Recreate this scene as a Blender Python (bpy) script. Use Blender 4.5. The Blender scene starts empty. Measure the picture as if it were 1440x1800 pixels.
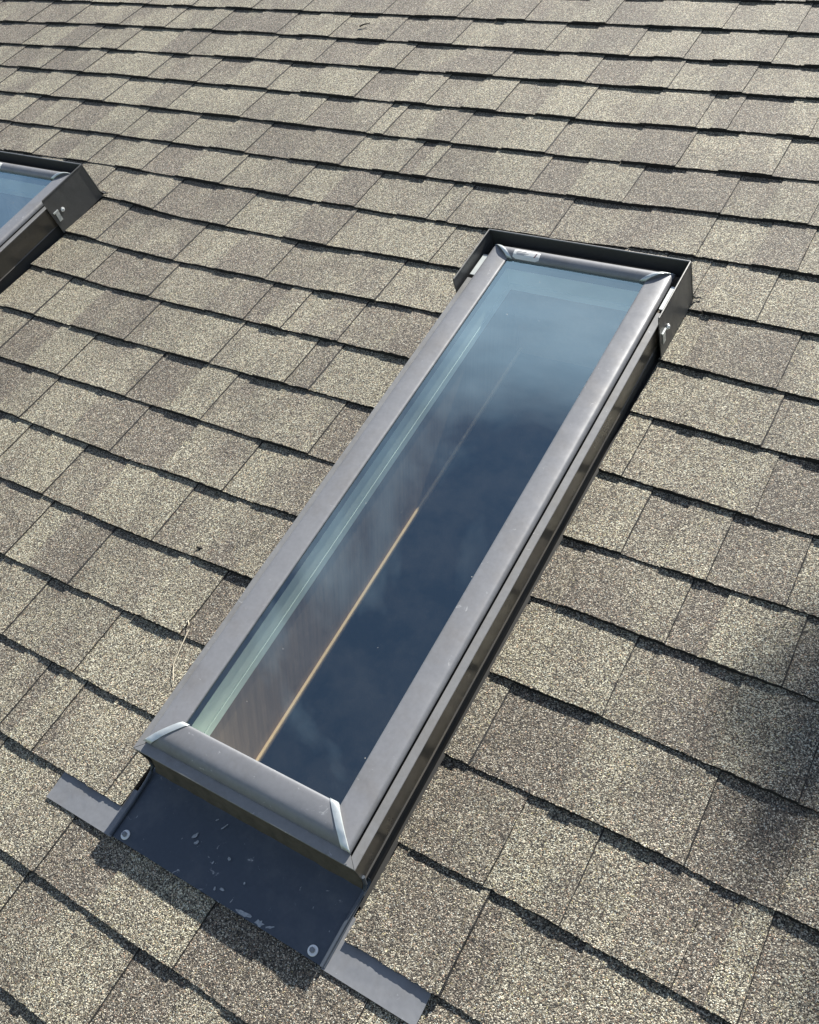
import bpy, math, random
from mathutils import Matrix, Vector, noise as mnoise

# ------------------------------------------------------------------ set-up
scene = bpy.context.scene
COL = scene.collection
PITCH = math.radians(24.9)
ROOF_M = Matrix.Translation((0, 0, 5.0)) @ Matrix.Rotation(PITCH, 4, 'X')   # roof (across, up the slope, out) -> world

# camera (solved in roof coordinates)
CAM_R = Matrix(((0.8434495, -0.2782328, 0.4595426),
                (0.4873152, 0.7562867, -0.4365253),
                (-0.2260903, 0.5921291, 0.7734767)))
CAM_P = Vector((0.708, -2.2215567, 1.3115314))
FOCAL = 1657.39 / 1440.0                 # focal length / image width
cam_data = bpy.data.cameras.new('camera')
cam_data.sensor_fit = 'HORIZONTAL'
cam_data.sensor_width = 36.0
cam_data.lens = 36.0 * FOCAL
cam_data.clip_start = 0.02
cam_data.clip_end = 2000.0
cam = bpy.data.objects.new('camera', cam_data)
COL.objects.link(cam)
m4 = CAM_R.to_4x4()
m4.translation = CAM_P
cam.matrix_world = ROOF_M @ m4
scene.camera = cam

# sun and sky
SUN_ROOF = Vector((0.055, 0.885, 0.46)).normalized()      # towards the sun, roof coordinates
SUN_W = (ROOF_M.to_3x3() @ SUN_ROOF).normalized()
sun_elev = math.asin(SUN_W.z)
sun_az = math.atan2(SUN_W.x, SUN_W.y)
world = bpy.data.worlds.new('World')
scene.world = world
world.use_nodes = True
wn, wl = world.node_tree.nodes, world.node_tree.links
wn.clear()
sky = wn.new('ShaderNodeTexSky')
sky.sky_type = 'NISHITA'
sky.sun_disc = False
sky.sun_elevation = sun_elev
sky.sun_rotation = sun_az
sky.air_density = 1.0
sky.dust_density = 0.5
sky.ozone_density = 1.0
bg = wn.new('ShaderNodeBackground')
bg.inputs['Strength'].default_value = 0.05
# thin cloud wisps all over the sky
tc = wn.new('ShaderNodeTexCoord')
cn = wn.new('ShaderNodeTexNoise')
cn.inputs['Scale'].default_value = 2.2
cn.inputs['Detail'].default_value = 6.0
cn.inputs['Roughness'].default_value = 0.55
cn.inputs['Distortion'].default_value = 0.5
cr = wn.new('ShaderNodeMapRange')
cr.inputs['From Min'].default_value = 0.475
cr.inputs['From Max'].default_value = 0.68
cr.inputs['To Max'].default_value = 0.62
cm = wn.new('ShaderNodeMix')
cm.data_type = 'RGBA'
cm.inputs['B'].default_value = (13.0, 14.2, 16.8, 1)
wo = wn.new('ShaderNodeOutputWorld')
cmap = wn.new('ShaderNodeMapping')
cmap.inputs['Location'].default_value = (4.619289, 14.581161, -4.538662)
wl.new(tc.outputs['Generated'], cmap.inputs['Vector'])
wl.new(cmap.outputs['Vector'], cn.inputs['Vector'])
wl.new(cn.outputs['Fac'], cr.inputs['Value'])
wl.new(cr.outputs['Result'], cm.inputs['Factor'])
wl.new(sky.outputs['Color'], cm.inputs['A'])
wl.new(cm.outputs['Result'], bg.inputs['Color'])
wl.new(bg.outputs['Background'], wo.inputs['Surface'])

sun_data = bpy.data.lights.new('sun', 'SUN')
sun_data.energy = 5.0
sun_data.angle = math.radians(0.53)
sun_data.color = (1.0, 0.955, 0.87)
sun = bpy.data.objects.new('sun', sun_data)
COL.objects.link(sun)
sun.rotation_euler = SUN_W.to_track_quat('Z', 'Y').to_euler()
sun.location = SUN_W * 30

scene.view_settings.view_transform = 'Standard'
scene.view_settings.look = 'None'
scene.view_settings.exposure = 1.14
scene.view_settings.gamma = 1.0
scene.view_settings.use_curve_mapping = False
scene.cycles.max_bounces = 8
scene.cycles.transparent_max_bounces = 12
scene.cycles.caustics_reflective = False
scene.cycles.caustics_refractive = False

rng = random.Random(7)


# ------------------------------------------------------------------ materials
def new_mat(name):
    m = bpy.data.materials.new(name)
    m.use_nodes = True
    nt = m.node_tree
    for n in list(nt.nodes):
        nt.nodes.remove(n)
    out = nt.nodes.new('ShaderNodeOutputMaterial')
    return m, nt, out


def node(nt, kind, **kw):
    n = nt.nodes.new(kind)
    for k, v in kw.items():
        if k.startswith('i_'):
            n.inputs[k[2:].replace('_', ' ')].default_value = v
        else:
            setattr(n, k, v)
    return n


def ramp(nt, stops, interp='LINEAR'):
    r = nt.nodes.new('ShaderNodeValToRGB')
    r.color_ramp.interpolation = interp
    e = r.color_ramp.elements
    while len(e) < len(stops):
        e.new(0.5)
    for el, (p, c) in zip(e, stops):
        el.position = p
        el.color = (c[0], c[1], c[2], 1) if len(c) == 3 else c
    return r


def mixc(nt, a, b, fac, blend='MIX'):
    m = nt.nodes.new('ShaderNodeMix')
    m.data_type = 'RGBA'
    m.blend_type = blend
    for sock, val in ((m.inputs['A'], a), (m.inputs['B'], b), (m.inputs['Factor'], fac)):
        if hasattr(val, 'links') or hasattr(val, 'is_linked'):
            nt.links.new(val, sock)
        elif isinstance(val, (int, float)):
            sock.default_value = val
        else:
            sock.default_value = (val[0], val[1], val[2], 1)
    return m.outputs['Result']


def shingle_material():
    m, nt, out = new_mat('granulated_asphalt')
    L = nt.links.new
    geo = node(nt, 'ShaderNodeNewGeometry')
    pos = geo.outputs['Position']
    # single granules, about 2 mm
    v1 = node(nt, 'ShaderNodeTexVoronoi', i_Scale=720.0)
    L(pos, v1.inputs['Vector'])
    sep = node(nt, 'ShaderNodeSeparateColor')
    L(v1.outputs['Color'], sep.inputs['Color'])
    ra = ramp(nt, [(0.0, (0.016, 0.015, 0.013)), (0.20, (0.070, 0.060, 0.046)), (0.40, (0.190, 0.165, 0.120)),
                   (0.62, (0.350, 0.320, 0.232)), (0.82, (0.62, 0.59, 0.46))], 'CONSTANT')
    rb = ramp(nt, [(0.0, (0.016, 0.014, 0.012)), (0.26, (0.070, 0.058, 0.046)), (0.50, (0.155, 0.131, 0.102)),
                   (0.74, (0.285, 0.247, 0.190)), (0.89, (0.54, 0.50, 0.41))], 'CONSTANT')
    L(sep.outputs['Red'], ra.inputs['Fac'])
    L(sep.outputs['Red'], rb.inputs['Fac'])
    # blend of the two granule mixes: per tooth, drifting along the strip
    at = node(nt, 'ShaderNodeAttribute', attribute_name='tone')
    n1 = node(nt, 'ShaderNodeTexNoise', i_Scale=11.0, i_Detail=3.0, i_Roughness=0.55)
    mp = node(nt, 'ShaderNodeMapping')
    mp.inputs['Scale'].default_value = (1.0, 0.55, 0.55)
    L(pos, mp.inputs['Vector'])
    L(mp.outputs['Vector'], n1.inputs['Vector'])
    a1 = node(nt, 'ShaderNodeMath', operation='MULTIPLY_ADD')
    a1.inputs[1].default_value = 3.0
    a1.inputs[2].default_value = -1.5
    L(n1.outputs['Fac'], a1.inputs[0])
    a2 = node(nt, 'ShaderNodeMath', operation='ADD', use_clamp=True)
    L(a1.outputs[0], a2.inputs[0])
    L(at.outputs['Fac'], a2.inputs[1])
    col = mixc(nt, ra.outputs['Color'], rb.outputs['Color'], a2.outputs[0])
    # a few bluish and rusty granules
    rr = ramp(nt, [(0.0, (1, 1, 1)), (0.80, (0.80, 0.95, 1.10)), (0.90, (1.15, 0.80, 0.66)), (0.955, (1.12, 1.10, 0.72))], 'CONSTANT')
    L(sep.outputs['Green'], rr.inputs['Fac'])
    col = mixc(nt, col, rr.outputs['Color'], 0.8, 'MULTIPLY')
    # clumps of granules and slow weathering
    v2 = node(nt, 'ShaderNodeTexVoronoi', i_Scale=330.0)
    L(pos, v2.inputs['Vector'])
    s2 = node(nt, 'ShaderNodeSeparateColor')
    L(v2.outputs['Color'], s2.inputs['Color'])
    m2 = node(nt, 'ShaderNodeMapRange')
    m2.inputs['To Min'].default_value = 0.74
    m2.inputs['To Max'].default_value = 1.26
    L(s2.outputs['Blue'], m2.inputs['Value'])
    n3 = node(nt, 'ShaderNodeTexNoise', i_Scale=3.1, i_Detail=5.0, i_Roughness=0.6)
    L(pos, n3.inputs['Vector'])
    m3 = node(nt, 'ShaderNodeMapRange')
    m3.inputs['From Min'].default_value = 0.25
    m3.inputs['From Max'].default_value = 0.75
    m3.inputs['To Min'].default_value = 0.66
    m3.inputs['To Max'].default_value = 1.00
    L(n3.outputs['Fac'], m3.inputs['Value'])
    mm = node(nt, 'ShaderNodeMath', operation='MULTIPLY')
    L(m2.outputs['Result'], mm.inputs[0])
    L(m3.outputs['Result'], mm.inputs[1])
    cc = node(nt, 'ShaderNodeCombineColor')
    for i in range(3):
        L(mm.outputs[0], cc.inputs[i])
    col = mixc(nt, col, cc.outputs['Color'], 1.0, 'MULTIPLY')
    # bare asphalt on cut edges (tone below -1 marks them)
    cut = node(nt, 'ShaderNodeMath', operation='LESS_THAN')
    cut.inputs[1].default_value = -2.0
    L(at.outputs['Fac'], cut.inputs[0])
    col = mixc(nt, col, (0.018, 0.017, 0.017), cut.outputs[0])
    # relief
    b1 = node(nt, 'ShaderNodeBump', i_Strength=1.0, i_Distance=0.0012, invert=True)
    L(v1.outputs['Distance'], b1.inputs['Height'])
    b2 = node(nt, 'ShaderNodeBump', i_Strength=0.7, i_Distance=0.0014)
    L(s2.outputs['Red'], b2.inputs['Height'])
    L(b1.outputs['Normal'], b2.inputs['Normal'])
    p = node(nt, 'ShaderNodeBsdfPrincipled', i_Roughness=0.66)
    p.inputs['Specular IOR Level'].default_value = 0.42
    L(col, p.inputs['Base Color'])
    L(b1.outputs['Normal'], p.inputs['Normal'])
    L(p.outputs['BSDF'], out.inputs['Surface'])
    return m


def metal_material(name, base, rough=0.42, metallic=0.35, dirt=(0.09, 0.075, 0.055), dirt_amt=0.35, spots=0.0, dents=0.25):
    """Painted or bare sheet metal with dust, fine scratches and soft dents."""
    m, nt, out = new_mat(name)
    L = nt.links.new
    pos = node(nt, 'ShaderNodeNewGeometry').outputs['Position']
    n1 = node(nt, 'ShaderNodeTexNoise', i_Scale=14.0, i_Detail=8.0, i_Roughness=0.65)
    L(pos, n1.inputs['Vector'])
    r1 = node(nt, 'ShaderNodeMapRange')
    r1.inputs['From Min'].default_value = 0.48
    r1.inputs['From Max'].default_value = 0.78
    r1.inputs['To Max'].default_value = dirt_amt
    L(n1.outputs['Fac'], r1.inputs['Value'])
    col = mixc(nt, base, dirt, r1.outputs['Result'])
    n2 = node(nt, 'ShaderNodeTexNoise', i_Scale=160.0, i_Detail=3.0)
    L(pos, n2.inputs['Vector'])
    r2 = node(nt, 'ShaderNodeMapRange')
    r2.inputs['To Min'].default_value = 0.88
    r2.inputs['To Max'].default_value = 1.12
    L(n2.outputs['Fac'], r2.inputs['Value'])
    cc = node(nt, 'ShaderNodeCombineColor')
    for i in range(3):
        L(r2.outputs['Result'], cc.inputs[i])
    col = mixc(nt, col, cc.outputs['Color'], 1.0, 'MULTIPLY')
    if spots > 0:
        n4 = node(nt, 'ShaderNodeTexNoise', i_Scale=48.0, i_Detail=6.0, i_Roughness=0.7, i_Distortion=0.8)
        L(pos, n4.inputs['Vector'])
        r4 = node(nt, 'ShaderNodeMapRange')
        r4.inputs['From Min'].default_value = 0.645
        r4.inputs['From Max'].default_value = 0.70
        r4.inputs['To Max'].default_value = spots
        L(n4.outputs['Fac'], r4.inputs['Value'])
        col = mixc(nt, col, (0.55, 0.56, 0.56), r4.outputs['Result'])
    rg = node(nt, 'ShaderNodeMapRange')
    rg.inputs['To Min'].default_value = rough - 0.08
    rg.inputs['To Max'].default_value = rough + 0.16
    L(n1.outputs['Fac'], rg.inputs['Value'])
    n3 = node(nt, 'ShaderNodeTexNoise', i_Scale=22.0, i_Detail=2.0)
    L(pos, n3.inputs['Vector'])
    bp = node(nt, 'ShaderNodeBump', i_Strength=dents, i_Distance=0.004)
    L(n3.outputs['Fac'], bp.inputs['Height'])
    p = node(nt, 'ShaderNodeBsdfPrincipled', i_Metallic=metallic)
    L(col, p.inputs['Base Color'])
    L(rg.outputs['Result'], p.inputs['Roughness'])
    L(bp.outputs['Normal'], p.inputs['Normal'])
    L(p.outputs['BSDF'], out.inputs['Surface'])
    return m


def plain_material(name, base, rough=0.6, metallic=0.0, var=0.15, scale=30.0, bump=0.0, stretch=None):
    m, nt, out = new_mat(name)
    L = nt.links.new
    pos = node(nt, 'ShaderNodeNewGeometry').outputs['Position']
    n1 = node(nt, 'ShaderNodeTexNoise', i_Scale=scale, i_Detail=6.0, i_Roughness=0.6)
    if stretch:
        mp = node(nt, 'ShaderNodeMapping')
        mp.inputs['Scale'].default_value = stretch
        mp.inputs['Rotation'].default_value = (-PITCH, 0, 0)
        L(pos, mp.inputs['Vector'])
        L(mp.outputs['Vector'], n1.inputs['Vector'])
    else:
        L(pos, n1.inputs['Vector'])
    r2 = node(nt, 'ShaderNodeMapRange')
    r2.inputs['From Min'].default_value = 0.25
    r2.inputs['From Max'].default_value = 0.75
    r2.inputs['To Min'].default_value = 1 - var
    r2.inputs['To Max'].default_value = 1 + var
    L(n1.outputs['Fac'], r2.inputs['Value'])
    cc = node(nt, 'ShaderNodeCombineColor')
    for i in range(3):
        L(r2.outputs['Result'], cc.inputs[i])
    col = mixc(nt, base, cc.outputs['Color'], 1.0, 'MULTIPLY')
    p = node(nt, 'ShaderNodeBsdfPrincipled', i_Roughness=rough, i_Metallic=metallic)
    L(col, p.inputs['Base Color'])
    if bump:
        b = node(nt, 'ShaderNodeBump', i_Strength=0.6, i_Distance=bump)
        L(n1.outputs['Fac'], b.inputs['Height'])
        L(b.outputs['Normal'], p.inputs['Normal'])
    L(p.outputs['BSDF'], out.inputs['Surface'])
    return m


def glass_material():
    """Coated insulating glass: tinted transmission, mirror reflection by angle, dust specks."""
    m, nt, out = new_mat('coated_glass')
    L = nt.links.new
    lw = node(nt, 'ShaderNodeLayerWeight', i_Blend=0.5)
    pw = node(nt, 'ShaderNodeMath', operation='POWER')
    pw.inputs[1].default_value = 2.2
    L(lw.outputs['Facing'], pw.inputs[0])
    ma = node(nt, 'ShaderNodeMath', operation='MULTIPLY_ADD', use_clamp=True)
    ma.inputs[1].default_value = GLASS_EDGE
    ma.inputs[2].default_value = GLASS_F0
    L(pw.outputs[0], ma.inputs[0])
    tr = node(nt, 'ShaderNodeBsdfTransparent')
    tr.inputs['Color'].default_value = (0.90, 0.98, 0.94, 1)
    gl = node(nt, 'ShaderNodeBsdfGlossy', i_Roughness=0.012)
    gl.inputs['Color'].default_value = (0.68, 0.94, 1.0, 1)
    mx = node(nt, 'ShaderNodeMixShader')
    L(ma.outputs[0], mx.inputs['Fac'])
    L(tr.outputs[0], mx.inputs[1])
    L(gl.outputs[0], mx.inputs[2])
    # dust: a thin even film and sparse specks
    pos = node(nt, 'ShaderNodeNewGeometry').outputs['Position']
    v = node(nt, 'ShaderNodeTexVoronoi', i_Scale=42.0)
    L(pos, v.inputs['Vector'])
    sp = node(nt, 'ShaderNodeSeparateColor')
    L(v.outputs['Color'], sp.inputs['Color'])
    th = node(nt, 'ShaderNodeMapRange')
    th.inputs['From Min'].default_value = 0.55
    th.inputs['From Max'].default_value = 1.0
    th.inputs['To Min'].default_value = 0.0
    th.inputs['To Max'].default_value = 0.055
    L(sp.outputs['Red'], th.inputs['Value'])
    ls = node(nt, 'ShaderNodeMath', operation='LESS_THAN')
    L(v.outputs['Distance'], ls.inputs[0])
    L(th.outputs['Result'], ls.inputs[1])
    n = node(nt, 'ShaderNodeTexNoise', i_Scale=9.0, i_Detail=9.0, i_Roughness=0.7)
    L(pos, n.inputs['Vector'])
    film = node(nt, 'ShaderNodeMapRange')
    film.inputs['From Min'].default_value = 0.4
    film.inputs['From Max'].default_value = 0.8
    film.inputs['To Min'].default_value = 0.008
    film.inputs['To Max'].default_value = 0.035
    L(n.outputs['Fac'], film.inputs['Value'])
    sm = node(nt, 'ShaderNodeMath', operation='MULTIPLY_ADD', use_clamp=True)
    sm.inputs[1].default_value = 0.4
    L(ls.outputs[0], sm.inputs[0])
    L(film.outputs['Result'], sm.inputs[2])
    df = node(nt, 'ShaderNodeBsdfDiffuse')
    df.inputs['Color'].default_value = (0.62, 0.60, 0.55, 1)
    m2 = node(nt, 'ShaderNodeMixShader')
    L(sm.outputs[0], m2.inputs['Fac'])
    L(mx.outputs[0], m2.inputs[1])
    L(df.outputs[0], m2.inputs[2])
    L(m2.outputs[0], out.inputs['Surface'])
    return m


GLASS_F0, GLASS_EDGE = 0.25, 0.75
M_SHINGLE = shingle_material()
M_CLAD = metal_material('grey_painted_aluminium', (0.196, 0.200, 0.212), 0.42, 0.25, spots=0.5)
M_CLADLOW = metal_material('grey_lower_cladding', (0.21, 0.211, 0.212), 0.40, 0.30, spots=0.6, dirt_amt=0.5)
M_FLASH = metal_material('dark_flashing', (0.085, 0.087, 0.088), 0.42, 0.25, dirt_amt=0.35)
M_APRON = metal_material('apron_flashing', (0.055, 0.068, 0.088), 0.36, 0.25, dirt=(0.13, 0.14, 0.15), dirt_amt=0.5, spots=0.6)
M_SKIRT = metal_material('dark_brown_skirt', (0.080, 0.073, 0.064), 0.26, 0.2, dirt=(0.13, 0.105, 0.07), dirt_amt=0.5)
M_STEP = plain_material('shaded_step_flashing', (0.022, 0.022, 0.022), 0.8)  # near-black base holds the shade of the gap beside the skirt
M_SCUFF = plain_material('pale_scuff', (0.26, 0.285, 0.31), 0.7, var=0.45, scale=260.0)
M_STRIP = metal_material('strip_flashing', (0.195, 0.202, 0.215), 0.40, 0.35, spots=0.55, dents=0.5)
M_CORNER = metal_material('bare_corner_metal', (0.58, 0.62, 0.62), 0.34, 0.55, dirt_amt=0.2, spots=0.3)
M_SCREW = metal_material('zinc_screw', (0.80, 0.82, 0.82), 0.30, 0.25, dirt_amt=0.1)
M_SCREWHEAD = metal_material('zinc_screw_head', (0.26, 0.27, 0.28), 0.30, 0.7, dirt_amt=0.2)
M_GASKET = plain_material('black_gasket', (0.016, 0.017, 0.018), 0.6)
M_WHITEWOOD = plain_material('white_painted_wood', (0.80, 0.84, 0.78), 0.5, var=0.05)
M_BOUNCE = plain_material('pale_bounce_wall', (0.78, 0.76, 0.72), 0.8, var=0.04)  # pale colour invented for an unseen shaft wall, to bounce light
M_PANEL = plain_material('brown_shaft_panel', (0.33, 0.225, 0.165), 0.55, var=0.25, scale=46.0, bump=0.0006, stretch=(1.0, 2.2, 0.10))
M_TRIM = plain_material('pale_wood_trim', (0.75, 0.50, 0.30), 0.5, var=0.12, scale=40)
M_CURB = plain_material('dusty_brown_curb', (0.085, 0.070, 0.052), 0.75, var=0.35, scale=60)
M_DARK = plain_material('unlit_room_dark', (0.05, 0.05, 0.05), 0.9)  # darkness of the unlit room put into its lining colour
M_GLASS = glass_material()
M_DECK = plain_material('roof_underlay', (0.022, 0.022, 0.022), 0.9)
M_STICKER = plain_material('white_sticker', (0.74, 0.74, 0.72), 0.45, var=0.05)
M_PRINT = plain_material('grey_print', (0.30, 0.31, 0.33), 0.5, var=0.05)
M_PRINTRED = plain_material('dark_red_print', (0.16, 0.045, 0.06), 0.5, var=0.05)
M_STRAW = plain_material('dry_straw', (0.52, 0.47, 0.36), 0.6, var=0.2)
M_TWIG = plain_material('dark_twig', (0.035, 0.030, 0.024), 0.8, var=0.3)
M_BARK = plain_material('bark', (0.10, 0.075, 0.055), 0.9, var=0.4, scale=8.0, bump=0.02)
M_LEAF = plain_material('leaf', (0.055, 0.105, 0.03), 0.55, var=0.4, scale=3.0)
M_GRASS = plain_material('lawn', (0.055, 0.085, 0.03), 0.95, var=0.4, scale=1.3)
M_WALL = plain_material('pale_siding', (0.55, 0.53, 0.48), 0.8, var=0.06)


# ------------------------------------------------------------------ mesh helpers
class MB:
    """Collects faces in roof coordinates; build() makes one mesh object of them."""
    def __init__(self):
        self.v, self.f, self.t = [], [], []

    def add(self, verts, faces, tone=0.0):
        o = len(self.v)
        self.v += [tuple(p) for p in verts]
        for f in faces:
            self.f.append(tuple(i + o for i in f))
            self.t.append(tone)

    def box(self, u0, u1, v0, v1, n0, n1):
        p = [(u0, v0, n0), (u1, v0, n0), (u1, v1, n0), (u0, v1, n0), (u0, v0, n1), (u1, v0, n1), (u1, v1, n1), (u0, v1, n1)]
        self.add(p, [(3, 2, 1, 0), (4, 5, 6, 7), (0, 1, 5, 4), (1, 2, 6, 5), (2, 3, 7, 6), (3, 0, 4, 7)])

    def loft(self, rings, close=True, caps=True):
        k = len(rings[0])
        o = [p for r in rings for p in r]
        fs = []
        for i in range(len(rings) - 1):
            for j in range(k if close else k - 1):
                a, b = i * k + j, i * k + (j + 1) % k
                fs.append((a, b, b + k, a + k))
        if caps and close:
            fs.append(tuple(range(k))[::-1])
            fs.append(tuple((len(rings) - 1) * k + j for j in range(k)))
        self.add(o, fs)

    def tube(self, pts, r, seg=6, r1=None):
        pts = [Vector(p) for p in pts]
        rings = []
        for i, p in enumerate(pts):
            d = (pts[min(i + 1, len(pts) - 1)] - pts[max(i - 1, 0)]).normalized()
            a = d.orthogonal().normalized()
            b = d.cross(a)
            rr = r if r1 is None else r + (r1 - r) * i / (len(pts) - 1)
            rings.append([p + (a * math.cos(2 * math.pi * j / seg) + b * math.sin(2 * math.pi * j / seg)) * rr for j in range(seg)])
        self.loft(rings)

    def lathe(self, c, axis, prof, seg=20):
        """prof: (radius, height along axis) points."""
        axis = Vector(axis).normalized()
        a = axis.orthogonal().normalized()
        b = axis.cross(a)
        c = Vector(c)
        rings = [[c + axis * h + (a * math.cos(2 * math.pi * j / seg) + b * math.sin(2 * math.pi * j / seg)) * max(r, 1e-5)
                  for j in range(seg)] for r, h in prof]
        self.loft(rings)

    def build(self, name, mat, parent=None, origin=(0, 0, 0), smooth=False, tone=False, bevel=0.0, fix=True):
        me = bpy.data.meshes.new(name)
        o = Vector(origin)
        me.from_pydata([tuple(Vector(p) - o) for p in self.v], [], self.f)
        if tone:
            a = me.attributes.new('tone', 'FLOAT', 'FACE')
            a.data.foreach_set('value', self.t)
        me.materials.append(mat)
        me.update()
        if fix:
            import bmesh
            bm = bmesh.new()
            bm.from_mesh(me)
            bmesh.ops.recalc_face_normals(bm, faces=bm.faces)
            bm.to_mesh(me)
            bm.free()
        if smooth:
            me.set_sharp_from_angle(angle=math.radians(38))
            for p in me.polygons:
                p.use_smooth = True
        ob = bpy.data.objects.new(name, me)
        COL.objects.link(ob)
        if bevel:
            b = ob.modifiers.new('bevel', 'BEVEL')
            b.width = bevel
            b.segments = 2
            b.limit_method = 'ANGLE'
        if parent is not None:
            ob.parent = parent
        return ob


def tag(o, label, cat, group=None):
    o['label'] = label
    o['category'] = cat
    if group:
        o['group'] = group
    return o


def empty(name, loc):
    e = bpy.data.objects.new(name, None)
    e.empty_display_size = 0.1
    COL.objects.link(e)
    e.matrix_world = ROOF_M @ Matrix.Translation(loc)
    return e


def project(p):
    q = CAM_R.transposed() @ (Vector(p) - CAM_P)
    if q.z > -0.05:
        return None
    return 0.5 + FOCAL * q.x / -q.z, 0.5 - FOCAL * q.y / -q.z * 0.8       # fractions of the frame


# ------------------------------------------------------------------ roof
EXPO = 0.143                     # course exposure
LAY = 0.0027                     # thickness of one shingle layer
DROP = 0.0071                    # height of a butt edge over the course below
Z0 = 0.0008
SLOTS = {
    -1: [-2.107, -1.8946, -1.6249, -1.4172, -1.1071, -0.845, -0.6251, -0.3819, -0.0649, 0.1168],
    0: [-2.6015, -2.3941, -2.1268, -1.9098, -1.6974, -1.4257, -1.2197, -1.0093, -0.7861, -0.4921, -0.2583, -0.1141, 0.1019],
    1: [-2.4832, -2.1988, -2.0085, -1.6935, -1.4105, -1.1859, -0.8976, -0.5844, -0.3206, -0.1045, 0.0754],
    2: [-2.4583, -2.2511, -2.0433, -1.7493, -1.5352, -1.2609, -0.9437, -0.7112, -0.4996, -0.2794, 0.017, 0.0886],
    3: [-2.3621, -2.0648, -1.8194, -1.547, -1.2544, -1.0291, -0.811, -0.7588, -0.5568, -0.2921, 0.026, 0.2361],
    4: [-2.1094, -1.9054, -1.6127, -1.3979, -1.1273, -0.8081, -0.6255, -0.5475, -0.2689, -0.0406, 0.1739, 0.3513],
    5: [-1.8677, -1.6288, -1.4077, -1.1105, -0.878, -0.6701, -0.4615, -0.408, -0.1502, 0.1713, 0.3711],
    6: [-1.5047, -1.2422, -0.9769, -0.6579, -0.3765, 0.3423],
    7: [-1.3249, -1.0373, -0.7436, -0.435, 0.4286],
    8: [-1.5601, -1.237, -1.0113, -0.7121, -0.602, -0.4502, 0.4447],
    9: [-1.2871, -0.9672, -0.7033, -0.4951, -0.4314, 0.2518, 0.4776],
    10: [-1.2893, -1.0592, -0.8375, -0.617, -0.3336, 0.3096, 0.4505, 0.5724],
    11: [-1.0516, -0.7616, -0.4485, 0.4331, 0.6061],
    12: [-1.0116, -0.8278, -0.5148, 0.3933, 0.6749],
    13: [-0.7941, -0.612, -0.3245, 0.2496, 0.5717],
    14: [-0.6594, -0.4662, 0.348, 0.4597, 0.6112, 0.6905],
    15: [-0.5248, -0.4319, -0.2535, 0.3582],
    16: [-0.2815, 0.0103],
    17: [-0.0562],
    18: [],
}
WAVE = {
    -2: [(0.0, 0.0)],
    -1: [(0.0, 0.0)],
    0: [(-2.749, -0.0169), (-2.157, 0.0028), (-1.565, 0.0062), (-0.972, 0.0016), (-0.38, -0.003), (0.213, 0.0009)],
    1: [(-2.597, -0.0154), (-2.027, 0.0004), (-1.458, 0.0062), (-0.888, 0.0071), (-0.319, 0.0078), (0.251, 0.0134)],
    2: [(-2.46, -0.0041), (-1.91, 0.0045), (-1.36, 0.0037), (-0.81, -0.0), (-0.259, 0.0002), (0.291, 0.0109)],
    3: [(-2.313, -0.0002), (-1.783, 0.0045), (-1.254, 0.0008), (-0.725, -0.0045), (-0.196, -0.0049), (0.334, 0.0062)],
    4: [(-2.161, -0.006), (-1.654, -0.0024), (-1.147, -0.003), (-0.641, -0.0041), (-0.134, -0.0018), (0.373, 0.0075)],
    5: [(-2.018, 0.0008), (-1.571, 0.0069), (-1.124, 0.001), (-0.677, -0.0073), (-0.23, -0.008), (0.217, 0.0087)],
    6: [(-1.459, 0.0213), (-1.075, -0.0056), (-0.692, -0.0096), (-0.308, -0.0026), (0.075, 0.0031), (0.459, -0.0044)],
    7: [(-1.468, 0.0062), (-1.074, -0.0121), (-0.68, -0.0105), (-0.286, -0.002), (0.108, 0.0006), (0.502, -0.0156)],
    8: [(-1.476, 0.0137), (-1.073, -0.0004), (-0.67, -0.0009), (-0.266, 0.0037), (0.137, 0.0047), (0.54, -0.0063)],
    9: [(-1.416, 0.0016), (-1.017, -0.0005), (-0.617, 0.0013), (-0.218, 0.003), (0.182, 0.0012), (0.582, -0.0081)],
    10: [(-1.266, 0.0005), (-0.888, -0.0012), (-0.511, -0.0026), (-0.133, -0.0038), (0.245, -0.005), (0.622, -0.0062)],
    11: [(-1.118, 0.0048), (-0.762, 0.0001), (-0.407, 0.0033), (-0.051, 0.0091), (0.304, 0.0117), (0.66, 0.0055)],
    12: [(-0.964, 0.0007), (-0.631, -0.0036), (-0.297, 0.0002), (0.036, 0.0059), (0.369, 0.007), (0.702, -0.0027)],
    13: [(-0.809, -0.0048), (-0.498, -0.0035), (-0.188, -0.0003), (0.122, 0.0023), (0.433, 0.0019), (0.743, -0.0038)],
    14: [(-0.667, 0.0017), (-0.396, -0.0007), (-0.126, 0.0006), (0.145, 0.0026), (0.416, 0.002), (0.687, -0.0044)],
    15: [(-0.515, 0.0029), (-0.454, 0.0021), (-0.393, 0.0014), (-0.332, 0.0006), (-0.271, -0.0001), (-0.21, -0.0008)],
    16: [(-0.358, 0.0001), (-0.26, -0.0009), (-0.161, -0.0018), (-0.063, -0.0027), (0.036, -0.0036), (0.134, -0.0045)],
    17: [(0.0, 0.0)],
    18: [(0.0, 0.0)],
}


def wave(k, u):
    w = WAVE.get(k)
    if not w or len(w) == 1:
        return 0.0
    if u <= w[0][0]:
        return w[0][1]
    for (a, b), (c, d) in zip(w, w[1:]):
        if u <= c:
            t = (u - a) / (c - a)
            t = t * t * (3 - 2 * t)
            return b + (d - b) * t
    return w[-1][1]


def butt(k, u):
    return -k * EXPO + wave(k, u) + 0.0022 * mnoise.noise(Vector((u * 9.0, k * 3.7, 0.0)))


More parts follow.
